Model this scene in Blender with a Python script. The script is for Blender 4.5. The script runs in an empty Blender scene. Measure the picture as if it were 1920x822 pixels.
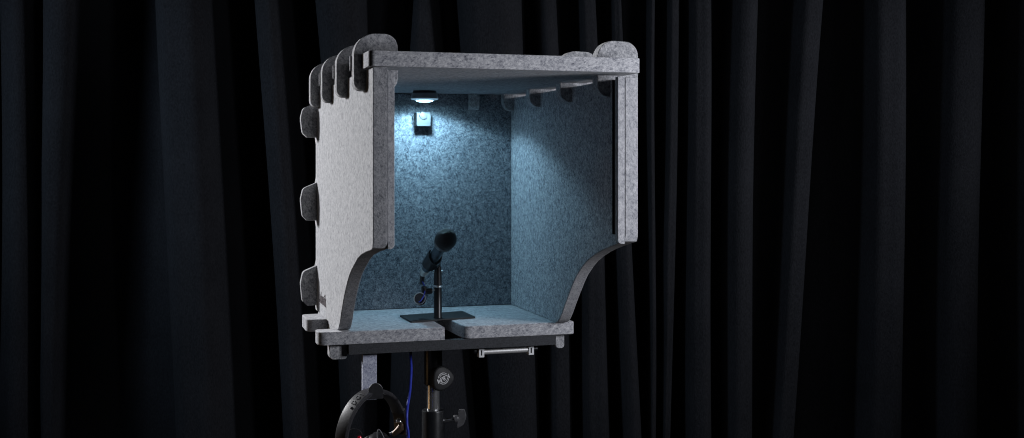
import bpy, bmesh, math
from mathutils import Vector, Matrix
PI = math.pi
sc = bpy.context.scene
COL = sc.collection

# ------------------------------------------------------------------ materials
def new_mat(name):
    m = bpy.data.materials.new(name); m.use_nodes = True
    nt = m.node_tree; b = nt.nodes['Principled BSDF']
    return m, nt, b

def nd(nt, typ, **kw):
    n = nt.nodes.new(typ)
    for k, v in kw.items():
        setattr(n, k, v)
    return n

def ramp(nt, stops):
    r = nd(nt, 'ShaderNodeValToRGB')
    e = r.color_ramp.elements
    while len(e) < len(stops): e.new(0.5)
    for el, (p, c) in zip(e, stops):
        el.position = p; el.color = (c[0], c[1], c[2], 1)
    return r

def felt(name, stretch, dark=(.07, .075, .095), mid=(.32, .33, .35), light=(.60, .60, .61), grain=1.0, lo=.385, hi=.57):
    """needle-punched PET felt: mottled fibres, longer along the axes with a small stretch number"""
    m, nt, b = new_mat(name)
    L = nt.links
    tc = nd(nt, 'ShaderNodeTexCoord')
    def rotated(rot, scale):
        ro = nd(nt, 'ShaderNodeMapping'); ro.inputs['Rotation'].default_value = rot
        so_ = nd(nt, 'ShaderNodeMapping'); so_.inputs['Scale'].default_value = scale
        L.new(tc.outputs['Object'], ro.inputs['Vector']); L.new(ro.outputs[0], so_.inputs['Vector']); return so_.outputs[0]
    def noise(vec, scale, detail=3, rough=.6, dist=0.):
        n = nd(nt, 'ShaderNodeTexNoise'); n.inputs['Scale'].default_value = scale; n.inputs['Detail'].default_value = detail
        n.inputs['Roughness'].default_value = rough; n.inputs['Distortion'].default_value = dist
        L.new(vec, n.inputs['Vector']); return n.outputs[0]
    def math_(op, x, y):
        m_ = nd(nt, 'ShaderNodeMath'); m_.operation = op
        for k_, v_ in enumerate((x, y)):
            if isinstance(v_, float): m_.inputs[k_].default_value = v_
            else: L.new(v_, m_.inputs[k_])
        return m_.outputs[0]
    fa = noise(rotated((.42, .30, .35), stretch), 400 * grain, 4, .65, .25)     # three sets of crossing fibres
    fb = noise(rotated((-.40, -.34, -.30), stretch), 400 * grain, 4, .65, .25)
    fc = noise(rotated((.05, .85, .9), stretch), 300 * grain, 3, .65, .25)
    fib = math_('MINIMUM', math_('MINIMUM', fa, fb), math_('ADD', fc, .04))   # dark fibres
    lit = math_('MAXIMUM', fa, fc)                                            # pale fibres
    fine = noise(tc.outputs['Object'], 800, 2, .6)
    big = noise(tc.outputs['Object'], 65, 4, .65, .6)
    tuft = noise(rotated((.2, -.15, .25), [1 - (1 - q) * .5 for q in stretch]), 175, 4, .68, .7)
    c1 = math_('ADD', math_('MULTIPLY', fib, .38), math_('MULTIPLY', lit, .16))
    c2 = math_('ADD', math_('MULTIPLY', fine, .08), math_('ADD', math_('MULTIPLY', tuft, .26), math_('MULTIPLY', big, .12)))
    c = nd(nt, 'ShaderNodeMath'); c.operation = 'ADD'; L.new(c1, c.inputs[0]); L.new(c2, c.inputs[1])
    a = c
    r = ramp(nt, [(lo, dark), (lo + (hi - lo) * .42, mid), (hi, light)])
    L.new(c.outputs[0], r.inputs[0])
    L.new(r.outputs[0], b.inputs['Base Color'])
    b.inputs['Roughness'].default_value = 1
    b.inputs['Specular IOR Level'].default_value = .1
    b.inputs['Sheen Weight'].default_value = .15
    b.inputs['Sheen Roughness'].default_value = .6
    bp = nd(nt, 'ShaderNodeBump'); bp.inputs['Strength'].default_value = .5; bp.inputs['Distance'].default_value = .0012
    L.new(a.outputs[0], bp.inputs['Height']); L.new(bp.outputs[0], b.inputs['Normal'])
    return m

def plain(name, col, rough=.5, metal=0., var=.15, scale=60., bump=0., coat=0.):
    m, nt, b = new_mat(name); L = nt.links
    tc = nd(nt, 'ShaderNodeTexCoord')
    n = nd(nt, 'ShaderNodeTexNoise'); n.inputs['Scale'].default_value = scale; n.inputs['Detail'].default_value = 4
    L.new(tc.outputs['Object'], n.inputs['Vector'])
    r = ramp(nt, [(.3, [x * (1 - var) for x in col]), (.7, [min(1, x * (1 + var)) for x in col])])
    L.new(n.outputs[0], r.inputs[0]); L.new(r.outputs[0], b.inputs['Base Color'])
    b.inputs['Metallic'].default_value = metal
    mr = nd(nt, 'ShaderNodeMapRange'); mr.inputs[3].default_value = max(0, rough - .06); mr.inputs[4].default_value = min(1, rough + .06)
    L.new(n.outputs[0], mr.inputs[0]); L.new(mr.outputs[0], b.inputs['Roughness'])
    b.inputs['Coat Weight'].default_value = coat
    if bump:
        bp = nd(nt, 'ShaderNodeBump'); bp.inputs['Strength'].default_value = .4; bp.inputs['Distance'].default_value = bump
        L.new(n.outputs[0], bp.inputs['Height']); L.new(bp.outputs[0], b.inputs['Normal'])
    return m

def emitter(name, col, strength):
    m, nt, b = new_mat(name)
    b.inputs['Base Color'].default_value = (.8, .85, .9, 1)
    b.inputs['Emission Color'].default_value = (*col, 1)
    b.inputs['Emission Strength'].default_value = strength
    return m

M = {}
M['felt_wall'] = felt('felt_upright_fibres', (1.0, 1.0, .35), dark=(.12, .125, .145), mid=(.30, .305, .325), light=(.50, .50, .515), grain=1.25)
M['felt_wall_side'] = felt('felt_pale_upright_fibres', (1.0, 1.0, .32), dark=(.085, .09, .105), mid=(.34, .345, .36), light=(.56, .56, .57), lo=.39, hi=.57)
M['felt_back_shade'] = felt('felt_mottled_shaded', (.9, .9, .6), grain=1.35, dark=(.021, .026, .036), mid=(.115, .128, .152), light=(.35, .365, .385), lo=.39, hi=.57)  # same felt, interior shade put into a darker, bluer colour
M['felt_inner_shade'] = felt('felt_inner_face_shaded', (.9, .9, .62), dark=(.025, .032, .048), mid=(.21, .222, .252), light=(.60, .605, .62), grain=1.15, lo=.39, hi=.57)  # same felt, interior shade put into the colour, less than on the back
M['felt_front_dark'] = felt('felt_dark_left_front', (1.0, 1.0, .4), dark=(.08, .085, .10), mid=(.22, .225, .24), light=(.40, .40, .415), grain=1.25)
M['felt_under_shade'] = felt('felt_underside_shaded', (.4, 1.0, 1.0), dark=(.04, .045, .06), mid=(.17, .18, .20), light=(.42, .42, .44))  # same felt, shade below the roof put into its colour
M['felt_flat'] = felt('felt_flat_fibres', (.30, 1.0, 1.0), dark=(.075, .08, .10), mid=(.30, .305, .33), light=(.58, .58, .59), grain=1.1, lo=.385, hi=.565)
M['felt_tab'] = felt('felt_tab', (.9, .9, .5), dark=(.09, .095, .11), mid=(.25, .255, .27), light=(.52, .52, .53))
M['felt_strap'] = felt('felt_strap', (1.0, 1.0, .7), dark=(.12, .13, .2), mid=(.34, .36, .46), light=(.6, .62, .7))
M['board'] = plain('charcoal_textured_board', (.034, .036, .041), .85, var=.5, scale=500, bump=.0004)
M['groove'] = plain('dark_groove', (.01, .01, .012), .9)
M['black_plastic'] = plain('black_plastic', (.018, .018, .02), .38, var=.2, scale=200)
M['knob'] = plain('matt_black_knob', (.012, .012, .013), .62, var=.2, scale=200)
M['wing'] = plain('black_wing_plastic', (.10, .10, .105), .32, var=.2, scale=200)
M['black_satin'] = plain('black_satin_metal', (.012, .013, .015), .34, metal=.2, var=.2, scale=150)
M['black_plate'] = plain('black_powder_coat', (.006, .007, .009), .6, var=.2, scale=300)
M['black_matt'] = plain('black_matt_rubber', (.008, .008, .009), .6)
M['chrome'] = plain('polished_chrome', (.80, .80, .81), .24, metal=.92, var=.0, scale=2)
M['steel'] = plain('brushed_steel', (.62, .63, .64), .32, metal=1., var=.08, scale=90)
M['alu'] = plain('pale_aluminium', (.62, .62, .61), .5, metal=.55, var=.06)
M['block_grey'] = plain('pale_grey_plastic', (.065, .068, .072), .6, var=.08)
M['white_plastic'] = plain('white_plastic', (.72, .73, .74), .45, var=.04)
M['mic_body'] = plain('blue_grey_mic_lacquer', (.075, .11, .14), .32, metal=.5, var=.15, scale=120)
M['clip'] = plain('glossy_dark_clip', (.022, .03, .038), .3, metal=.2, var=.15, scale=120)
M['mic_ring'] = plain('mic_grille_ring', (.20, .23, .25), .34, metal=.8, var=.1)
M['mic_tail'] = plain('dull_silver_mic_tail', (.62, .66, .65), .5, metal=.6, var=.08)
M['lamp_shell'] = plain('lamp_grey_shell', (.20, .205, .21), .42, metal=.2, var=.06)
M['lens'] = emitter('lamp_lens_lit', (.45, .80, 1.0), 10)
M['rim'] = emitter('lamp_rim_painted_glow', (.40, .72, .95), .22)  # emission stands in for lens light falling on the flange
M['blue'] = plain('blue_cable_sheath', (.028, .045, .40), .5, var=.12, scale=80)
M['red'] = plain('glossy_red_plastic', (.5, .008, .02), .15, var=.1, coat=.6)
M['leather'] = plain('black_leatherette', (.032, .031, .034), .42, var=.25, scale=300, bump=.0004)
M['gold'] = plain('bronze_metal', (.10, .068, .048), .42, metal=.6, var=.15)
M['print_white'] = plain('white_print', (.62, .62, .62), .6, var=.03)
M['print_grey'] = plain('grey_print', (.16, .165, .17), .5, var=.05)
M['print_dark'] = plain('dark_print', (.03, .016, .022), .8, var=.2)
M['glass_dark'] = plain('glossy_black_disc', (.008, .008, .012), .08, var=.1, coat=.5)
M['floor'] = plain('black_stage_floor', (.012, .012, .013), .6, var=.3, scale=6)

def grille_mat():
    m, nt, b = new_mat('mic_grille_mesh'); L = nt.links
    uv = nd(nt, 'ShaderNodeTexCoord')
    mp = nd(nt, 'ShaderNodeMapping'); mp.inputs['Scale'].default_value = (64, 26, 1); mp.inputs['Rotation'].default_value = (0, 0, .785)
    L.new(uv.outputs['UV'], mp.inputs['Vector'])
    ck = nd(nt, 'ShaderNodeTexVoronoi'); ck.inputs['Scale'].default_value = 1.0; ck.inputs['Randomness'].default_value = 0
    L.new(mp.outputs[0], ck.inputs['Vector'])
    r = ramp(nt, [(.25, (.004, .004, .005)), (.5, (.06, .06, .063))])
    L.new(ck.outputs['Distance'], r.inputs[0]); L.new(r.outputs[0], b.inputs['Base Color'])
    bp = nd(nt, 'ShaderNodeBump'); bp.inputs['Strength'].default_value = .8; bp.inputs['Distance'].default_value = .0012
    L.new(ck.outputs['Distance'], bp.inputs['Height']); L.new(bp.outputs[0], b.inputs['Normal'])
    b.inputs['Metallic'].default_value = .5; b.inputs['Roughness'].default_value = .58
    return m
M['grille'] = grille_mat()

def curtain_mat():
    m, nt, b = new_mat('black_stage_cloth'); L = nt.links
    tc = nd(nt, 'ShaderNodeTexCoord')
    n = nd(nt, 'ShaderNodeTexNoise'); n.inputs['Scale'].default_value = 230; n.inputs['Detail'].default_value = 3
    mp = nd(nt, 'ShaderNodeMapping'); mp.inputs['Scale'].default_value = (1, 1, .5)
    L.new(tc.outputs['Object'], mp.inputs['Vector']); L.new(mp.outputs[0], n.inputs['Vector'])
    n2 = nd(nt, 'ShaderNodeTexNoise'); n2.inputs['Scale'].default_value = 5; n2.inputs['Detail'].default_value = 4
    L.new(tc.outputs['Object'], n2.inputs['Vector'])
    mx = nd(nt, 'ShaderNodeMix'); mx.data_type = 'FLOAT'; mx.inputs[0].default_value = .3
    L.new(n.outputs[0], mx.inputs[2]); L.new(n2.outputs[0], mx.inputs[3])
    r = ramp(nt, [(.3, (.009, .0093, .0108)), (.72, (.022, .0228, .0262))])
    L.new(mx.outputs[0], r.inputs[0]); L.new(r.outputs[0], b.inputs['Base Color'])
    b.inputs['Roughness'].default_value = .95; b.inputs['Specular IOR Level'].default_value = .08
    bp = nd(nt, 'ShaderNodeBump'); bp.inputs['Strength'].default_value = .6; bp.inputs['Distance'].default_value = .002
    L.new(n.outputs[0], bp.inputs['Height']); L.new(bp.outputs[0], b.inputs['Normal'])
    return m
M['curtain'] = curtain_mat()

# ------------------------------------------------------------------ helpers
def link(name, me, mat, parent=None, loc=None):
    o = bpy.data.objects.new(name, me); COL.objects.link(o)
    if mat is not None and not me.materials: me.materials.append(mat)
    if parent is not None: o.parent = parent
    if loc is not None: o.location = loc
    return o

def bm_obj(name, bm, mat, parent=None, smooth=False, bevel=0., seg=2):
    bmesh.ops.recalc_face_normals(bm, faces=bm.faces[:])
    if smooth:
        for f in bm.faces: f.smooth = True
        for e in bm.edges:
            if len(e.link_faces) == 2 and e.calc_face_angle(0) > math.radians(38): e.smooth = False
    me = bpy.data.meshes.new(name); bm.to_mesh(me); bm.free()
    o = link(name, me, mat, parent)
    if bevel:
        md = o.modifiers.new('soft_edge', 'BEVEL'); md.width = bevel; md.segments = seg; md.limit_method = 'ANGLE'; md.angle_limit = math.radians(35)
        md.harden_normals = False
    return o

def thing(name, label, cat, loc=(0, 0, 0), group=None):
    o = bpy.data.objects.new(name, None); COL.objects.link(o); o.location = loc
    o.empty_display_size = .02
    o['label'] = label; o['category'] = cat
    if group: o['group'] = group
    return o

def rounded(pts):
    """pts: (u, v) or (u, v, r). Rounds corners carrying a radius."""
    out = []; n = len(pts)
    for i, p in enumerate(pts):
        r = p[2] if len(p) > 2 else 0
        P = Vector(p[:2])
        if not r: out.append(P); continue
        A = (Vector(pts[i - 1][:2]) - P).normalized(); B = (Vector(pts[(i + 1) % n][:2]) - P).normalized()
        ang = A.angle(B); t = r / math.tan(ang / 2)
        c = P + (A + B).normalized() * (r / math.sin(ang / 2))
        a0 = P + A * t - c; b0 = P + B * t - c
        th = a0.angle_signed(b0)      # clockwise positive in mathutils
        k = max(4, int(abs(th) / .16))
        for j in range(k + 1):
            a = -th * j / k
            out.append(c + Vector((a0.x * math.cos(a) - a0.y * math.sin(a), a0.x * math.sin(a) + a0.y * math.cos(a))))
    return out

def plate(bm, pts, axis, lo, hi):
    """extrude a 2-D outline: axis x -> (y,z), y -> (x,z), z -> (x,y)"""
    def P(u, v, w):
        return {'x': (w, u, v), 'y': (u, w, v), 'z': (u, v, w)}[axis]
    a = [bm.verts.new(P(p[0], p[1], lo)) for p in pts]
    b = [bm.verts.new(P(p[0], p[1], hi)) for p in pts]
    bm.faces.new(a); bm.faces.new(b[::-1])
    for i in range(len(pts)):
        j = (i + 1) % len(pts)
        bm.faces.new((a[i], b[i], b[j], a[j]))

def plate_obj(name, pts, axis, lo, hi, mat, parent, bevel=.0012, smooth=True):
    bm = bmesh.new(); plate(bm, [tuple(p) for p in pts], axis, lo, hi)
    return bm_obj(name, bm, mat, parent, smooth=smooth, bevel=bevel)

def box_pts(a, b, c, d, r=0.):
    return rounded([(a, c, r), (b, c, r), (b, d, r), (a, d, r)])

def lathe(bm, prof, mat4=Matrix(), n=40, uv=False, cap=True):
    rings = []
    for r, z in prof:
        if r < 1e-6:
            rings.append([bm.verts.new(mat4 @ Vector((0, 0, z)))])
        else:
            rings.append([bm.verts.new(mat4 @ Vector((r * math.cos(2 * PI * i / n), r * math.sin(2 * PI * i / n), z))) for i in range(n)])
    lay = bm.loops.layers.uv.verify() if uv else None
    for k in range(len(rings) - 1):
        A, B = rings[k], rings[k + 1]
        for i in range(n):
            j = (i + 1) % n
            if len(A) == 1 and len(B) == 1: continue
            if len(A) == 1: vs = (A[0], B[j], B[i])
            elif len(B) == 1: vs = (A[i], A[j], B[0])
            else: vs = (A[i], A[j], B[j], B[i])
            f = bm.faces.new(vs)
            if uv:
                for l in f.loops:
                    ring = k if l.vert in A else k + 1
                    idx = i if (l.vert is A[i % len(A)]) or (l.vert is B[i % len(B)]) else i + 1
                    l[lay].uv = (idx / n, ring / (len(rings) - 1))
    if cap:
        for R, fl in ((rings[0], True), (rings[-1], False)):
            if len(R) > 1: bm.faces.new(R[::-1] if fl else R)

def frame(o, z, x=None):
    """matrix with origin o and local z along z"""
    z = Vector(z).normalized()
    x = Vector(x) if x is not None else (Vector((1, 0, 0)) if abs(z.x) < .9 else Vector((0, 1, 0)))
    y = z.cross(x).normalized(); x = y.cross(z).normalized()
    m = Matrix((x, y, z)).transposed().to_4x4(); m.translation = Vector(o)
    return m

def lathe_obj(name, prof, mat, parent, m4=Matrix(), n=40, uv=False):
    bm = bmesh.new(); lathe(bm, prof, m4, n, uv)
    return bm_obj(name, bm, mat, parent, smooth=True)

def tube(bm, pts, r, n=12):
    pts = [Vector(p) for p in pts]
    rings = []; up = None
    for i, p in enumerate(pts):
        t = (pts[min(i + 1, len(pts) - 1)] - pts[max(i - 1, 0)]).normalized()
        if up is None: up = t.orthogonal().normalized()
        up = (up - t * up.dot(t)).normalized(); w = t.cross(up)
        rr = r[i] if isinstance(r, (list, tuple)) else r
        rings.append([bm.verts.new(p + (up * math.cos(2 * PI * k / n) + w * math.sin(2 * PI * k / n)) * rr) for k in range(n)])
    for A, B in zip(rings, rings[1:]):
        for k in range(n):
            bm.faces.new((A[k], A[(k + 1) % n], B[(k + 1) % n], B[k]))
    bm.faces.new(rings[0][::-1]); bm.faces.new(rings[-1])

def spline(pts, k=8):
    pts = [Vector(p) for p in pts]; out = []
    for i in range(len(pts) - 1):
        p0 = pts[max(i - 1, 0)]; p1 = pts[i]; p2 = pts[i + 1]; p3 = pts[min(i + 2, len(pts) - 1)]
        for j in range(k):
            t = j / k
            out.append(.5 * ((2 * p1) + (p2 - p0) * t + (2 * p0 - 5 * p1 + 4 * p2 - p3) * t * t + (3 * p1 - p0 - 3 * p2 + p3) * t ** 3))
    out.append(pts[-1]); return out

def spline2(pts, k=4):
    n = len(pts); out = []
    for i in range(n):
        p0, p1, p2, p3 = [Vector(pts[(i + d) % n]) for d in (-1, 0, 1, 2)]
        for j in range(k):
            t = j / k
            out.append(.5 * ((2 * p1) + (p2 - p0) * t + (2 * p0 - 5 * p1 + 4 * p2 - p3) * t * t + (3 * p1 - p0 - 3 * p2 + p3) * t ** 3))
    return out

def tube_obj(name, pts, r, mat, parent=None, n=12):
    bm = bmesh.new(); tube(bm, pts, r, n)
    return bm_obj(name, bm, mat, parent, smooth=True)

def text_obj(name, body, size, m4, mat, parent, ext=.0002, sx=1., bold=0., fn=None):
    cu = bpy.data.curves.new(name, 'FONT'); cu.body = body; cu.size = size; cu.extrude = ext; cu.align_x = 'CENTER'; cu.align_y = 'CENTER'
    cu.offset = bold; cu.resolution_u = 4
    t = bpy.data.objects.new('tmp_text', cu); COL.objects.link(t)
    bpy.context.view_layer.update()
    me = bpy.data.meshes.new_from_object(t.evaluated_get(bpy.context.evaluated_depsgraph_get()))
    bpy.data.objects.remove(t)
    for v in me.vertices:
        p = Vector((v.co.x * sx, v.co.y, v.co.z))
        v.co = fn(p) if fn else m4 @ p
    me.name = name
    me.materials.clear()
    return link(name, me, mat, parent)

# ------------------------------------------------------------------ measures (metres)
W, TH = .437, .0225            # outer width, felt thickness
ZR = .4526                     # roof underside
T = .024
YF, YB, YE = .3432, .629, .667 # base front, back panel face, rear edge of the side panels

# ------------------------------------------------------------------ the vocal booth
booth = thing('vocal_booth', 'grey felt tabletop vocal booth with open front and scalloped sides on a stand', 'vocal booth', (0, 0, -.044))
OFF = Vector((0, 0, .044))

def B(o):            # children of the booth keep scene coordinates
    o.matrix_parent_inverse = Matrix.Translation(OFF); return o

curveL = [(.0040, .1752), (.0110, .1728), (.030, .1697), (.062, .1655), (.107, .1577), (.142, .1485), (.170, .1375), (.200, .1260), (.2261, .1135), (.250, .0985), (.2672, .0860), (.287, .0690), (.3037, .0520), (.318, .0370), (.3288, .0237), (.343, .0110), (.354, .0040), (.364, .0006)]
curveR = [(.0040, .1772), (.0095, .1755), (.0190, .1738), (.0365, .1703), (.0594, .1655), (.0846, .1600), (.1185, .1510), (.1510, .1406), (.1762, .1306), (.1995, .1185), (.2280, .1000), (.2440, .0860), (.2600, .0700), (.2750, .0550), (.2910, .0380), (.3050, .0225), (.3180, .0105), (.3290, .0030), (.3370, .0006)]
rear = []
for zb, zt in ((.0117, .0958), (.1866, .2674), (.3581, .4325)):
    rear += [(YE, zb - .014), (YE + .024, zb + .006), (YE + .024, zt - .008), (YE, zt + .010)]
rear[0] = (YE, .0006)
def side_outline(curve, top, slot=False):
    p = list(curve) + rear + [(YE, top)]
    if slot: p += [(.056, top), (.056, .186), (.0405, .186), (.0405, top)]
    p += [(0.0, top), (0.0, curve[0][1] + .010), (.0025, curve[0][1] + .0035)]
    return p
def skin(o, mat, axis, sgn, lim=.9, ok=lambda c: True):
    o.data.materials.append(mat); k = len(o.data.materials) - 1
    for f in o.data.polygons:
        if f.normal[axis] * sgn > lim and ok(f.center): f.material_index = k
    return o
left = B(plate_obj('side_panel', side_outline(curveL, ZR - .001), 'x', 0, TH, M['felt_wall_side'], booth, .0010))
right = B(plate_obj('side_panel', side_outline(curveR, ZR - .0075, True), 'x', W - TH, W, M['felt_wall'], booth, .0010))
skin(left, M['felt_inner_shade'], 0, 1); skin(right, M['felt_inner_shade'], 0, -1)
skin(left, M['felt_front_dark'], 1, -1, .2)  # darker felt on the left panel's front-facing faces
for sg in (-1, 1): skin(right, M['groove'], 1, sg, .9, lambda c: .039 < c.y < .058)  # slot walls near-black: the shade inside is put into their colour
# thin doubling strips along the inside of the front edges
for x0, x1, ra, rb in ((TH + .0004, .0335, .0, .007), (W - .0351, W - TH - .0004, .007, .0)):
    pts = rounded([(x0, .1735, ra), (x1, .1735, rb), (x1, ZR - .0065), (x0, ZR - .0065)])
    B(plate_obj('edge_strip', pts, 'y', .0008, .0125, M['felt_wall'], booth, .0008))

KY = (.0652, .2506, .4334, .610)
# roof
roof = B(plate_obj('roof_panel', rounded([(-.0066, -.0039, .010), (.4398, -.0039, .006), (.4398, .664, .008), (.0050, .664, .006)]
    + sum([[(.0050, y + T + .0070), (-.0205, y + T + .0070, .001), (-.0205, y + T), (.0050, y + T), (.0050, y - .002)] for y in KY[2::-1]], [])
    + [(-.0066, KY[0] - .002)]), 'z', ZR, ZR + T, M['felt_flat'], booth, .0014))

skin(roof, M['felt_under_shade'], 2, -1)
# back panel with three tabs that pass through the left side panel (and three on the right)
back = B(plate_obj('back_panel', [(TH + .0004, .0012), (TH + .0004, ZR - .0005), (W - TH - .0004, ZR - .0005), (W - TH - .0004, .0012)], 'y', YB, YB + .022, M['felt_back_shade'], booth, .0010))
for sg, xe in ((-1, 0.), (1, W)):
    for zb, zt in ((.0117, .0958), (.1866, .2674), (.3581, .4325)):
        h = zt - zb
        q = [(xe - sg * .0240, zb + .001), (xe + sg * .020, zb, .004), (xe + sg * .0300, zb + .010, .010), (xe + sg * .0335, zb + h * .55, .03), (xe + sg * .0285, zt - .014, .012), (xe, zt - .002), (xe - sg * .0240, zt + .0)]
        t_ = plate_obj('tab', rounded(q), 'y', YB + .0165, YB + .0345, M['felt_tab'], back, .0010)
        t_.matrix_parent_inverse = Matrix()
# base panel: one slab with a cable slot from the front and two tabs at either side
base_pts = rounded([(-.0375, YF, .017), (.1967, YF, .0015), (.1967, .470, .004), (.2300, .470, .004), (.2330, YF + .03, .0), (.2355, YF, .014), (.4536, YF, .006),
                    (.4536, .387, .006), (.4325, .387), (.4325, .519), (.4536, .519, .006), (.4536, .606, .008), (.4325, .606), (.4325, .664), (.0045, .664), (.0045, .606),
                    (-.0365, .606, .012), (-.0365, .519, .015), (.0045, .519), (.0045, .387), (-.0375, .387, .006)])
B(plate_obj('base_panel', base_pts, 'z', -T, 0, M['felt_flat'], booth, .0014))
# dark board under the base
B(plate_obj('under_board', rounded([(.0176, .3600), (.1930, .3600), (.1930, .4750), (.2420, .4750), (.2420, .3600), (.4165, .3600), (.4165, .640, .004), (.0176, .640, .004)]), 'z', -.0428, -T - .0004, M['board'], booth, .0006))
B(plate_obj('front_rail', rounded([(.0176, YF + .0015), (.4165, YF + .0015), (.4165, .3597), (.0176, .3597)]), 'z', -.0432, -T - .0006, M['board'], booth, .0006))

# corner connectors: rounded plates slotted through the roof and the sides
KY = (.0652, .2506, .4334, .610)
def conn(side):
    if side < 0:
        return rounded([(-.0181, .4195, .013), (.0515, .4195, .020), (.0515, .5100, .021), (-.0181, .5100, .034)])
    return rounded([(.3915, .4160, .020), (.4655, .4195, .010), (.4655, .5100, .024), (.3915, .5125, .030)])
for side in (-1, 1):
    for i, y in enumerate(KY):
        pts = conn(side)
        B(plate_obj('corner_connector', pts, 'y', y, y + T, M['felt_tab'], booth, .0010))
# connectors that lock roof and back panel
for xc in (.095, .3285):
    pts = rounded([(YB - .0170, .4185, .012), (YB + .040, .4185, .012), (YB + .040, .508, .022), (YB - .0170, .508, .022)])
    B(plate_obj('corner_connector', pts, 'x', xc - .0105, xc + .0105, M['felt_tab'], booth, .0010))
# connectors that lock base and sides from below
for xa, xb in ((-.0150, .0170), (.4200, .4382)):
    pts = rounded([(xa, -.0525, .008), (xb, -.0525, .006), (xb, -T - .0006, .001), (xa, -T - .0006, .001)])
    B(plate_obj('corner_connector', pts, 'y', .358, .385, M['felt_tab'], booth, .0010))

# lettering on the left side panel
mt = Matrix(((0, 0, -1, -.0004), (-1, 0, 0, .5625), (0, 1, 0, .0315), (0, 0, 0, 1)))
tl = text_obj('lettering', 't.akustik', .0330, mt, M['print_dark'], left, bold=.0007)
xs = [v.co.y for v in tl.data.vertices]; k = .107 / (max(xs) - min(xs))
for v in tl.data.vertices: v.co.y = .5625 + (v.co.y - (max(xs) + min(xs)) / 2) * k
mz = min(v.co.z for v in tl.data.vertices)
for v in tl.data.vertices: v.co.z += .0232 - mz

# ------------------------------------------------------------------ puck lamp under the roof
LX, LY = .2055, .552
lamp = thing('puck_light', 'round battery puck light glowing cold white under the booth roof', 'lamp', (LX, LY, ZR))
lathe_obj('magnet_base', [(0, -.0002), (.0235, -.0002), (.0240, -.0012), (.0240, -.0040), (.0225, -.0048), (0, -.0048)], M['black_plastic'], lamp)
lathe_obj('housing', [(0, -.0048), (.0255, -.0048), (.0264, -.0056), (.0268, -.0115), (.0282, -.0140), (.0282, -.0158), (.0270, -.0172), (.0210, -.0184), (.0180, -.0190), (0, -.0190)], M['lamp_shell'], lamp)
lathe_obj('lens', [(.0172, -.0191), (.0165, -.0208), (.0120, -.0224), (0, -.0232)], M['lens'], lamp)
lathe_obj('glow_rim', [(.0284, -.0160), (.0272, -.0175), (.0212, -.0188), (.0178, -.0194), (.0176, -.0191)], M['rim'], lamp)  # flange ring with the lens light on it made as a faint glow

# small white block on the back panel
blk = thing('wall_block', 'small white square block with a round knob fixed to the back wall', 'wall fitting', (.2155, YB, .397))
bm = bmesh.new(); plate(bm, [tuple(p) for p in box_pts(-.0150, .0150, -.0145, .0140, .0015)], 'y', -.0260, -.0003)
bm_obj('block', bm, M['block_grey'], blk, bevel=.0008)
lathe_obj('round_knob', [(0, 0), (.0085, 0), (.0080, .0022), (.005, .0034), (0, .0038)], M['block_grey'], blk, frame((-.001, -.0259, .0075), (0, -1, 0)))
tube_obj('cord_loop', spline([(-.0150, -.006, .011), (-.0185, -.0065, .006), (-.0188, -.006, -.004), (-.0150, -.006, -.010)], 8), .0007, M['black_matt'], blk, 8)

# ------------------------------------------------------------------ desk microphone stand + microphone
PX, PY = .208, .4460
ms = thing('microphone_stand', 'short black table stand with rectangular base plate holding the microphone', 'microphone stand', (PX, PY, 0))
def S(o): o.matrix_parent_inverse = Matrix.Translation((-PX, -PY, 0)); return o
S(plate_obj('base_plate', [tuple(p) for p in rounded([(.1475, .4165, .003), (.2830, .4410, .003), (.2805, .5330, .003), (.1450, .5075, .003)])], 'z', .0006, .0038, M['black_plate'], ms, .0006))
lathe_obj('post', [(0, .0038), (.0085, .0038), (.0085, .006), (.0079, .007), (.0079, .0635), (0, .0635)], M['black_satin'], ms)
lathe_obj('collar', [(0, .0635), (.0090, .0635), (.0094, .0645), (.0094, .0665), (.0088, .0675), (0, .0675)], M['steel'], ms)
lathe_obj('adapter', [(0, .0675), (.0082, .0675), (.0078, .085), (.0070, .100), (.0066, .104), (0, .104)], M['black_plastic'], ms)

rgt = Vector((.9554, -.2955, 0)); fwd = Vector((.2955, .9554, 0)); up = Vector((0, 0, 1))
tail = Vector((.1812, .4600, .0880)); head_c = Vector((0.2072, 0.3775, 0.1613))
ax = (head_c - tail).normalized()
mic = thing('microphone', 'blue grey handheld microphone with black ball grille tilted toward the opening', 'microphone', tail)
mm = frame((0, 0, 0), ax, rgt)
HD = (head_c - tail).length - .0985
lathe_obj('tail_cap', [(0, .0), (.0064, .0), (.0070, .0012), (.0085, .016), (.0087, .0175), (0, .0175)], M['mic_tail'], mic, mm)
lathe_obj('body', [(0, .0172), (.0088, .0172), (.0092, .020), (.0108, .055), (.0113, .068 + HD), (.0120, .074 + HD), (.0135, .078 + HD), (0, .078 + HD)], M['mic_body'], mic, mm)
lathe_obj('ring', [(.0, .0776 + HD), (.0150, .0776 + HD), (.0170, .081 + HD), (.0190, .0838 + HD), (.0190, .0868 + HD), (.0182, .0876 + HD), (0, .0876 + HD)], M['mic_ring'], mic, mm)
R0 = .0206; cz = .0985 + HD
gp = [(R0 * math.cos(a), cz + R0 * 1.04 * math.sin(a)) for a in [(-.58 + (PI / 2 + .58) * i / 22) for i in range(22)]] + [(0, cz + R0 * 1.04)]
lathe_obj('grille', gp, M['grille'], mic, mm, 56, uv=True)
lathe_obj('cable_plug', [(0, -.020), (.0040, -.020), (.0048, -.017), (.0052, -.001), (.0058, .0005), (0, .0005)], M['black_plastic'], mic, frame((0, 0, 0), ax * .35 + up * .9 - fwd * .0, rgt))

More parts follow.
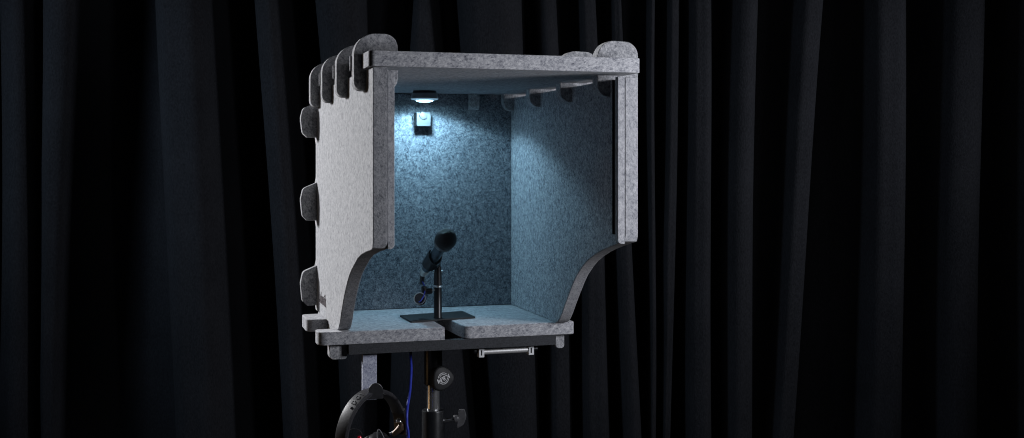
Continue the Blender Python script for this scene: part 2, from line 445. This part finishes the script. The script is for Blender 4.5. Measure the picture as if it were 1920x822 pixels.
# clip of the stand: open ring that grips the microphone body
cl_c = tail + ax * .044
cy = mm.to_3x3()
def clip_bm():
    bm = bmesh.new()
    ex = cy @ Vector((1, 0, 0)); ey = cy @ Vector((0, 1, 0)); az = ax
    dn = (-up + az * up.dot(az)).normalized(); sd = az.cross(dn).normalized()
    n = 22; prof = []
    for i in range(n + 1):
        a = math.radians(-128 + 256 * i / n)
        d = dn * math.cos(a) + sd * math.sin(a)
        ring = []
        for rr, zz in ((.0112, -.013), (.0146, -.013), (.0152, .012), (.0120, .012)):
            zz2 = zz + (.017 * (abs(a) / 2.2) ** 1.2 - .004 if zz > 0 else 0)
            ring.append(bm.verts.new(cl_c + d * rr + az * zz2))
        prof.append(ring)
    for A, Bq in zip(prof, prof[1:]):
        for k in range(4):
            bm.faces.new((A[k], A[(k + 1) % 4], Bq[(k + 1) % 4], Bq[k]))
    bm.faces.new(prof[0][::-1]); bm.faces.new(prof[-1])
    low = cl_c + dn * .0135
    tube(bm, [low, Vector((PX, PY, .110)), Vector((PX, PY, .098))], [.0062, .0060, .0055], 14)
    return bm
S(bm_obj('clip', clip_bm(), M['clip'], ms, smooth=True))
bm = bmesh.new(); lathe(bm, [(0, -.0095), (.0026, -.0095), (.0026, .0095), (0, .0095)], frame((PX - .0005, PY, .094), (.9554, -.2955, 0)), 16)
S(bm_obj('pivot_screw', bm, M['steel'], ms, smooth=True))
# little swivel arm with a round glossy disc
kn = Vector((.1862, .436, .0575))
arm = S(tube_obj('swivel_arm', [Vector((PX - .004, PY - .001, .0585)), kn + Vector((.004, 0, .0005))], .0016, M['steel'], ms))
bm = bmesh.new()
lathe(bm, [(0, -.0085), (.0045, -.0085), (.0058, -.006), (.0058, .006), (.0045, .0085), (0, .0085)], frame(kn, (.9554, -.2955, .1)), 20)
lathe(bm, [(0, -.007), (.0048, -.007), (.0055, -.003), (.0055, .008), (0, .0105)], frame(kn + Vector((-.0075, .0, .001)), (-.15, .0, 1)), 20)
S(bm_obj('knuckle', bm, M['black_satin'], ms, smooth=True))
dm = frame((.1694, .432, .0438), (-.42, -.86, .30))
dsk = S(lathe_obj('disc', [(0, -.005), (.0112, -.005), (.0122, -.0035), (.0122, .002), (.0116, .003), (0, .003)], M['glass_dark'], ms, dm))
bm = bmesh.new(); lathe(bm, [(.0100, .0028), (.0116, .0028), (.0120, .0040), (.0104, .0042), (.0100, .0028)], dm, 36, cap=False)
o = bm_obj('bezel', bm, M['steel'], dsk, smooth=True)
o = S(tube_obj('cord', spline([(.1790, .452, .074), (.1800, .438, .066), (.1772, .428, .054), (.1700, .4225, .0425), (.1655, .424, .0385)], 8), .0012, M['blue'], ms, 10))

# ------------------------------------------------------------------ hanger strap for the headphones
hg = thing('headphone_hanger', 'grey felt strap with black hook hanging under the front left of booth', 'hanger', (.0585, .360, -.0436))
def H(o): o.matrix_parent_inverse = Matrix.Translation((-.0585, -.360, .0436)); return o
H(plate_obj('strap', [(.0458, -.0438), (.0722, -.0438), (.0722, -.1300), (.0458, -.1300)], 'y', .360, .371, M['felt_strap'], hg, .0008))
lip = [(.0494, -.1215), (.0768, -.1215)] + [(.0631 + .0137 * math.cos(a), -.1075 + .0150 * math.sin(a)) for a in [PI * i / 16 for i in range(17)]]
bm = bmesh.new()
plate(bm, lip, 'y', .3215, .3245)
plate(bm, [tuple(p) for p in box_pts(.0494, .0768, .3246, .3590, .001)], 'z', -.1200, -.1170)
plate(bm, [tuple(p) for p in box_pts(.0494, .0725, -.1262, -.1120)], 'y', .3562, .3597)
H(bm_obj('hook', bm, M['black_plastic'], hg, smooth=False, bevel=.0008))

# ------------------------------------------------------------------ headphones
phi = math.radians(54)
a_ = rgt * math.sin(phi) - fwd * math.cos(phi)      # near rim direction
b_ = rgt * math.cos(phi) + fwd * math.sin(phi)
RO, RI = .0830, .0728
ctr = Vector((.0590, .341, -.1165 - RI + .0005))
hp = thing('headphones', 'black over-ear headphones hanging by their headband from the felt strap hook', 'headphones', ctr)
def ringpt(th, r, t, e=1.06):
    return b_ * (math.sin(th) * r) + up * (math.cos(th) * r * e - (e - 1) * .09) + a_ * t
def band(profile, th0, th1, n=48):
    bm = bmesh.new(); rs = []
    for i in range(n + 1):
        th = th0 + (th1 - th0) * i / n
        rs.append([bm.verts.new(ringpt(th, r, t)) for r, t in profile])
    m = len(profile)
    for A, Bq in zip(rs, rs[1:]):
        for k in range(m):
            bm.faces.new((A[k], A[(k + 1) % m], Bq[(k + 1) % m], Bq[k]))
    bm.faces.new(rs[0][::-1]); bm.faces.new(rs[-1])
    return bm
wv = .0148
outer = [(RO - .0035, -wv), (RO - .0006, -wv + .003), (RO + .0006, 0), (RO - .0006, wv - .003), (RO - .0035, wv), (RO - .006, wv - .0005), (RO - .006, -wv + .0005)]
hb = bm_obj('headband', band(outer, math.radians(-112), math.radians(84)), M['leather'], hp, smooth=True)
inner = [(RO - .0062, -wv + .0015), (RO - .0062, wv - .0015), (RI + .003, wv - .0005), (RI, wv - .005), (RI, -wv + .005), (RI + .003, -wv + .0005)]
bm_obj('band_padding', band(inner, math.radians(-100), math.radians(66)), M['leather'], hp, smooth=True)
# end sleeves, hinges and folded ear cups
bm_obj('end_sleeve', band([(RO + .0012, -wv - .0004), (RO + .0016, wv + .0004), (RI + .004, wv + .0002), (RI + .004, -wv)], math.radians(62), math.radians(97), 14), M['black_plastic'], hp, bevel=.001)
hinge = ringpt(math.radians(80), RO - .006, .004)
bm = bmesh.new()
lathe(bm, [(0, -.010), (.0028, -.010), (.0032, -.0085), (.0022, -.0075), (.0022, -.002), (.003, -.001), (.003, .002), (.0022, .003), (.0022, .0085), (.0030, .0095), (0, .011)], frame(hinge, rgt - up * .12 - fwd * .2), 18)
bm_obj('hinge_pin', bm, M['chrome'], hp, smooth=True)
bm = bmesh.new()
q = hinge + Vector((0, 0, -.009))
tube(bm, [q + rgt * .002 + up * .007, q + up * -.002, q - rgt * .008 - up * .009, q - rgt * .016 - up * .015], [.0045, .0075, .0060, .0042], 14)
ha = bm_obj('folding_arm', bm, M['gold'], hp, smooth=True)
bm = bmesh.new()
e1 = hinge - rgt * .016 - up * .018
tube(bm, [e1 - rgt * .0045 - up * .004, e1 + rgt * .0045 + up * .001], .0022, 10)
bm_obj('bracket', bm, M['steel'], ha, smooth=True)
def ear(c, nrm, rx, name='ear_cup'):
    m = frame(c, nrm, rgt)
    e = lathe_obj(name, [(0, -.020), (.55 * rx, -.020), (.86 * rx, -.0165), (rx, -.008), (rx, .002), (.93 * rx, .004), (0, .004)], M['black_satin'], hp, m)
    lathe_obj('ear_pad', [(.45 * rx, .0035), (.90 * rx, .0035), (1.0 * rx, .009), (.97 * rx, .016), (.80 * rx, .020), (.6 * rx, .017), (.45 * rx, .008)], M['leather'], e, m)
    lathe_obj('trim_ring', [(.905 * rx, -.0172), (1.02 * rx, -.0075), (1.03 * rx, -.0045), (1.005 * rx, -.004)], M['black_satin'], e, m)
    return e
c0 = Vector((0, 0, 0))
ear(rgt * .016 - up * .0325 - ctr * 0 - fwd * .012 + up * .002, Vector((-.80, .45, -.42)), .036)
ear(-b_ * .078 - up * .105, b_, .036)
# left fork of the band and thin leads
lead = M['black_matt']
w1 = -rgt * .0460 + up * .0060 - fwd * .01
tube_obj('lead', spline([w1 + Vector((-.008, 0, -.012)), w1, w1 + rgt * .012 + up * .0055, w1 + rgt * .024 + up * .0040, w1 + rgt * .030 - up * .004], 8), .0009, lead, hp, 8)
w2 = rgt * .0165 + up * .0110 - fwd * .035
tube_obj('lead', spline([w2 + rgt * .002 - up * .024, w2 - rgt * .0025 - up * .006, w2 - rgt * .001 + up * .004, w2 + rgt * .003 + up * .004, w2 + rgt * .0105 - up * .011, w2 + rgt * .016 - up * .026], 8), .0009, M['print_grey'], hp, 8)
p0 = -rgt * .0185 + up * .0035 - fwd * .03
pl = tube_obj('plug', [p0, p0 + rgt * .0008 - up * .003, p0 + rgt * .004 - up * .022], [.0028, .0040, .0042], M['red'], hp, 14)
tube_obj('plug_tip', [p0 + rgt * .0041 - up * .0222, p0 + rgt * .0062 - up * .036], .0040, M['black_plastic'], pl, 12)

# print on the outside of the band, running along it
def band_print(ch, th_deg, size, mat):
    th = math.radians(th_deg)
    o_ = ringpt(th, RO + .0011, .001)
    tan = (ringpt(th + .01, RO, 0) - ringpt(th - .01, RO, 0)).normalized()
    nrm = (b_ * math.sin(th) + up * math.cos(th)).normalized()
    m4 = frame(o_, nrm, tan)
    text_obj('band_print', ch, size, m4, mat, hb, ext=.0003)
for ch, th, s_ in (('e', -43, .0105), ('D', -35.5, .0118), ('O', -27, .0118), ('I', -20.5, .0118)):
    band_print(ch, th, s_, M['print_grey'])

# ------------------------------------------------------------------ silver tube in two brackets
rd = thing('tube_holder', 'silver tube in two white square brackets under the booth board', 'tube holder', (.315, .360, -.0436))
def Rr(o): o.matrix_parent_inverse = Matrix.Translation((-.315, -.360, .0436)); return o
bm = bmesh.new(); lathe(bm, [(0, 0), (.0045, 0), (.0052, .0008), (.0052, .0905), (.0045, .0913), (0, .0913)], frame((.2740, .3640, -.0530), (1, 0, 0)), 24)
Rr(bm_obj('silver_tube', bm, M['alu'], rd, smooth=True))
for bx_ in (.2665, .3655):
    o = Rr(plate_obj('bracket', [tuple(p) for p in box_pts(bx_, bx_ + .0105, -.0625, -.0434, .0006)], 'y', .3570, .3700, M['white_plastic'], rd, .0006))
    o2 = Rr(plate_obj('slot', [tuple(p) for p in box_pts(bx_ + .0040, bx_ + .0063, -.0585, -.0485, .0005)], 'y', .3564, .3569, M['groove'], o, 0))
    o2.parent = o; o2.matrix_parent_inverse = o.matrix_parent_inverse.copy() if False else Matrix()
bm = bmesh.new(); lathe(bm, [(0, 0), (.0045, 0), (.0045, .0085), (.003, .0095), (0, .0095)], frame((.3762, .3640, -.0515), (1, 0, 0)), 20)
Rr(bm_obj('end_knob', bm, M['black_satin'], rd, smooth=True))
bm = bmesh.new(); lathe(bm, [(0, 0), (.0050, 0), (.0050, .0065), (0, .0065)], frame((.2592, .3665, -.0510), (1, 0, 0)), 20)
Rr(bm_obj('end_knob', bm, M['black_satin'], rd, smooth=True))

# ------------------------------------------------------------------ floor stand
SX, SY, ZF = .2045, .470, -1.05
st = thing('speaker_stand', 'black and chrome tripod stand pole with clamping knobs carrying the booth', 'stand', (SX, SY, ZF))
h = -ZF
lathe_obj('mounting_flange', [(0, h - .0555), (.030, h - .0555), (.045, h - .0505), (.045, h - .0436), (0, h - .0436)], M['black_satin'], st, n=48)
lathe_obj('top_tube', [(.0135, h - .1300), (.0172, h - .1300), (.0176, h - .1290), (.0176, h - .0556), (0, h - .0556), ], M['black_satin'], st, n=48)
lathe_obj('chrome_tube', [(0, h - .36), (.0123, h - .36), (.0123, h - .10), (0, h - .10)], M['chrome'], st, n=48)
lathe_obj('sleeve', [(.0124, h - .1795), (.0190, h - .1790), (.0215, h - .1800), (.0224, h - .1825), (.0224, h - .62), (0, h - .62)], M['black_satin'], st, n=48)
lathe_obj('lower_tube', [(0, .09), (.0175, .09), (.0175, h - .618), (0, h - .618)], M['black_satin'], st, n=32)
lathe_obj('leg_collar', [(0, .44), (.028, .44), (.030, .445), (.030, .50), (.028, .505), (0, .505)], M['black_plastic'], st, n=32)
for k in range(3):
    a = k * 2 * PI / 3 + .5
    d = Vector((math.cos(a), math.sin(a), 0))
    lg = tube_obj('leg', [d * .028 + up * .475, d * .10 + up * .40, d * .48 + up * .020], .011, M['black_satin'], st, 14)
    tube_obj('rubber_foot', [d * .470 + up * .028, d * .502 + up * .003], .015, M['black_matt'], lg, 14)
    tube_obj('leg_brace', [d * .016 + up * .16, d * .30 + up * .21], .007, M['black_satin'], st, 10)
def St(o): o.matrix_parent_inverse = Matrix.Translation((-SX, -SY, -ZF)); return o
# rounded three-cornered knob facing the viewer
kc = Vector((.2122, .4290, -.1117)); kn_n = Vector((.16, -.96, .10)).normalized()
km = frame(kc, kn_n, rgt)
kp = [Vector(((x - 975) * 2.38e-4, (320 - y) * 2.30e-4)) for x, y in spline2([(900, 252), (930, 224), (975, 215), (1022, 236), (1058, 276), (1075, 318), (1062, 356), (1030, 390), (990, 414), (950, 422), (915, 414), (894, 392), (885, 340), (888, 290)])][::-1]
def knob_bm():
    bm = bmesh.new(); layers = []
    for sc_, z in ((.80, -.016), (.92, -.014), (.97, -.006), (1.0, .001), (.985, .0045), (.94, .0066), (.84, .0078)):
        layers.append([bm.verts.new(km @ Vector((p[0] * sc_, p[1] * sc_, z))) for p in kp])
    for A, Bq in zip(layers, layers[1:]):
        for i in range(len(A)):
            bm.faces.new((A[i], A[(i + 1) % len(A)], Bq[(i + 1) % len(A)], Bq[i]))
    bm.faces.new(layers[0][::-1]); bm.faces.new(layers[-1])
    return bm
knob = St(bm_obj('clamp_knob', knob_bm(), M['knob'], st, smooth=True))
bm = bmesh.new(); tube(bm, [kc - kn_n * .014, Vector((SX, SY - .010, -.113))], .0075, 16)
St(bm_obj('clamp_boss', bm, M['black_plastic'], st, smooth=True))
# emblem: two broken rings and the letters across, printed upside down
em = km @ Matrix.Translation((-.0005, .0005, .0081)) @ Matrix.Rotation(math.radians(204), 4, 'Z')
bm = bmesh.new()
for r0, r1 in ((.0101, .0112), (.0075, .0084)):
    for a0, a1 in ((26 if r0 > .009 else 36, 154 if r0 > .009 else 144), (206 if r0 > .009 else 216, 334 if r0 > .009 else 324)):
        n = 22; prev = None
        for i in range(n + 1):
            a = math.radians(a0 + (a1 - a0) * i / n)
            v = [bm.verts.new(em @ Vector((r * math.cos(a), r * math.sin(a), 0))) for r in (r0, r1)]
            if prev: bm.faces.new((prev[0], prev[1], v[1], v[0]))
            prev = v
e_ = St(bm_obj('emblem_ring', bm, M['print_white'], knob)); e_.parent = knob; e_.matrix_parent_inverse = Matrix()
e_ = text_obj('emblem_letters', 'K&M', .0122, em @ Matrix.Translation((0, 0, .0001)), M['print_white'], knob, ext=.0001, sx=1.12, bold=.00008)
# wing screw on the sleeve
bm = bmesh.new(); w0 = Vector((SX + .019, SY - .006, -.2015)); w1_ = w0 + rgt * .0265 + up * .0035
lathe(bm, [(0, 0), (.0042, 0), (.0034, .006), (.0030, .024), (0, .024)], frame(w0, w1_ - w0), 18)
wsr = St(bm_obj('screw_shaft', bm, M['steel'], st, smooth=True))
bm = bmesh.new()
lathe(bm, [(0, -.002), (.0065, -.002), (.0075, 0), (.0070, .005), (.0055, .009), (0, .009)], frame(w1_ - rgt * .004, rgt + up * .1), 20)
wing = rounded([(.004, .0185, .002), (.0155, .0185, .002), (.0190, .004, .012), (.0130, -.0120, .012), (.0000, -.0185, .002), (.0015, -.004, .0)])
wm = frame(w1_, -fwd, rgt)
lo = [bm.verts.new(wm @ Vector((p[0], p[1], -.004))) for p in wing]; hi = [bm.verts.new(wm @ Vector((p[0], p[1], .004))) for p in wing]
bm.faces.new(lo[::-1]); bm.faces.new(hi)
for i in range(len(wing)):
    j = (i + 1) % len(wing); bm.faces.new((lo[i], lo[j], hi[j], hi[i]))
St(bm_obj('wing_screw', bm, M['wing'], st, bevel=.0008))

# ------------------------------------------------------------------ blue cable hanging from the booth
CBL = [(0.1484, 0.42, -0.0576), (0.142, 0.385, -0.0848), (0.1319, 0.35, -0.1176), (0.1164, 0.3, -0.1388), (0.1138, 0.29, -0.1624), (0.1167, 0.29, -0.1904)]
cb = tube_obj('blue_cable', spline([(.2120, .46, -.0300), (.190, .452, -.038), (.1575, .440, -.0500), CBL[0], CBL[1], CBL[2], CBL[3], CBL[4], CBL[5], (.125, .31, -.32), (.158, .43, -.55), (.150, .42, -.85), (.150, .40, -1.02), (.10, .33, -1.045), (-.02, .25, -1.046), (-.2, .30, -1.046)], 8), .0025, M['blue'])
cb['label'] = 'thin blue cable hanging down beside the stand pole and headphones'; cb['category'] = 'cable'

# ------------------------------------------------------------------ curtain and floor
FOLDS = [(-2.059, -1.835, -2.075, -1.851, .9), (-1.788, -1.564, -1.804, -1.58, .9), (-1.54, -1.433, -1.54, -1.43, .8), (-1.417, -1.299, -1.414, -1.357, .9), (-1.073, -0.9, -1.012, -0.833, 1), (-0.776, -0.689, -0.693, -0.605, 1), (-0.599, -0.441, -0.511, -0.407, .9), (-0.306, -0.236, -0.375, -0.115, .8), (-0.166, 0.038, -0.077, 0.08, .8), (0.069, 0.14, 0.104, 0.184, .8), (0.192, 0.252, 0.211, 0.303, .8), (0.292, 0.33, 0.322, 0.393, .9), (0.409, 0.436, 0.401, 0.421, .9), (0.463, 0.509, 0.431, 0.482, 1), (0.517, 0.599, 0.522, 0.607, 1.1), (0.651, 0.744, 0.626, 0.723, 1), (0.846, 0.943, 0.766, 0.848, 1), (1.053, 1.187, 1.045, 1.178, .8), (1.28, 1.42, 1.261, 1.401, .8), (1.508, 1.644, 1.5, 1.628, .7), (1.708, 1.851, 1.692, 1.835, .7)]
KD = 3.9 / 3.4
for k_ in range(9):                                    # the drape goes on to both sides, bending back on the left
    FOLDS.insert(0, (-2.33 - .25 * k_, -2.12 - .25 * k_, -2.34 - .25 * k_, -2.13 - .25 * k_, .9))
    FOLDS.append((1.93 + .23 * k_, 2.09 + .23 * k_, 1.92 + .23 * k_, 2.07 + .23 * k_, .8))
CB = Vector((.8438, 2.0125, 0))
def curtain():
    bm = bmesh.new()
    ZT, ZB, NZ = 1.45, -1.045, 46
    rows = []
    for j in range(NZ + 1):
        z = ZT + (ZB - ZT) * j / NZ
        v = (.8668 - z) / 1.505
        vv = max(-.35, min(1.25, v)); 
        vs = vv + .05 * math.sin(vv * 3.1)
        row = []
        prev_r = None
        for i, (a, b, c, d, hgt) in enumerate(FOLDS):
            wob = .006 * math.sin(4.1 * vv + i * 1.7) * (1 if i not in (13, 14) else .4)
            l = a + (c - a) * vs + wob; r = b + (d - b) * vs + wob * .7
            if r < l + .03: r = l + .03
            if prev_r is not None:
                if l < prev_r + .012: l = prev_r + .012
                gap = l - prev_r
                for t in (.2, .5, .8):
                    row.append((prev_r + gap * t, .19 + .05 * math.sin(PI * t)))
            A = min(.13, (r - l) * .55 * hgt + .02)
            n = 15
            for k in range(n + 1):
                u = -math.cos(PI * k / n)
                s_ = (l + r) / 2 + (r - l) / 2 * u
                dep = .085 - (A + .055) * math.sqrt(max(0, 1 - abs(u) ** 3.4))  + .003 * math.sin(5 * u + i * 2 + 1.3 * vv) * (1 - u * u)
                row.append((s_, dep))
            prev_r = r
        rows.append([bm.verts.new(CB + rgt * (s_ * KD) + fwd * ((dp + max(0., -s_ - 1.86) * .9) * KD) + up * z) for s_, dp in row])
    for A, Bq in zip(rows, rows[1:]):
        for k in range(len(A) - 1):
            bm.faces.new((A[k], Bq[k], Bq[k + 1], A[k + 1]))
    for f in bm.faces: f.smooth = True
    me = bpy.data.meshes.new('stage_curtain'); bm.to_mesh(me); bm.free()
    return link('stage_curtain', me, M['curtain'])
cu = curtain()
cu['label'] = 'heavy black stage curtain hanging in deep vertical folds behind the booth'; cu['category'] = 'curtain'
bm = bmesh.new()
vs = [bm.verts.new((x, y, ZF)) for x, y in ((-5, -4), (6, -4), (6, 5), (-5, 5))]
bm.faces.new(vs)
fl = bm_obj('floor', bm, M['floor']); fl['kind'] = 'structure'

# ------------------------------------------------------------------ lights
def area(name, loc, target, size, power, col, sy=None):
    l = bpy.data.lights.new(name, 'AREA'); l.energy = power; l.color = col; l.size = size
    if sy: l.shape = 'RECTANGLE'; l.size_y = sy
    o = bpy.data.objects.new(name, l); COL.objects.link(o); o.location = loc
    o.rotation_euler = (Vector(target) - Vector(loc)).to_track_quat('-Z', 'Y').to_euler()
    return o
kb = area('key_softbox', (-1.55, 2.70, 1.15), (0, .3, .2), .5, 32, (.955, .96, .99))
kb.data.spread = math.radians(80)
area('fill_softbox', (.95, -.58, .365), (.35, .1, .22), .32, 9.2, (.90, .92, 1.0))
area('warm_low_lamp', (-1.1, .75, -.55), (.1, .4, -.1), .25, .45, (1.0, .62, .30))
def curtain_fill(name, loc, target, size, power, col, spread):
    o = area(name, loc, target, size, power, col, .9); o.data.spread = math.radians(spread)
curtain_fill('curtain_side_fill', (2.734, .171, .9), (.7, 2.0, .2), .4, 7, (.86, .90, 1.0), 80)  # unseen light added to brighten the curtain from the right
curtain_fill('curtain_blue_fill', (-1.786, 1.465, .9), (.2, 2.2, .2), .4, 6.0, (.62, .80, 1.0), 90)  # unseen bluish light added to brighten the curtain from the left
sp = bpy.data.lights.new('puck_beam', 'SPOT'); sp.energy = 3.15; sp.color = (.42, .77, 1.0); sp.spot_size = math.radians(154); sp.spot_blend = .24; sp.shadow_soft_size = .010
so = bpy.data.objects.new('puck_beam', sp); COL.objects.link(so); so.location = (LX, LY, ZR - .0252); so.rotation_euler = (math.radians(5), 0, 0)

dk = bpy.data.lights.new('puck_glow', 'AREA'); dk.shape = 'DISK'; dk.size = .024; dk.energy = .26; dk.color = (.42, .77, 1.0)
do = bpy.data.objects.new('puck_glow', dk); COL.objects.link(do); do.location = (LX, LY, ZR - .0238)
area('curtain_wash', (.6, .5, 2.2), (.85, 2.0, .2), 1.2, 2.0, (.80, .90, 1.0), .5)  # unseen overhead light added to lift the curtain folds

w = bpy.data.worlds.new('World'); sc.world = w; w.use_nodes = True
w.node_tree.nodes['Background'].inputs[0].default_value = (.55, .62, .8, 1)
w.node_tree.nodes['Background'].inputs[1].default_value = .004

# ------------------------------------------------------------------ camera
cam = bpy.data.cameras.new('camera'); co = bpy.data.objects.new('camera', cam); COL.objects.link(co)
co.location = (-.3085, -1.7134, .3046); co.rotation_euler = (PI / 2, 0, -.29995)
cam.lens = 2130.25 / 1920 * 36; cam.sensor_width = 36; cam.sensor_fit = 'HORIZONTAL'
cam.shift_y = -(411 - 307) / 1920; cam.clip_start = .01; cam.clip_end = 50
sc.camera = co
sc.view_settings.view_transform = 'Standard'; sc.view_settings.look = 'None'; sc.view_settings.exposure = 0; sc.view_settings.gamma = 1
sc.cycles.max_bounces = 10; sc.cycles.diffuse_bounces = 5
sc.cycles.filter_width = 1.1
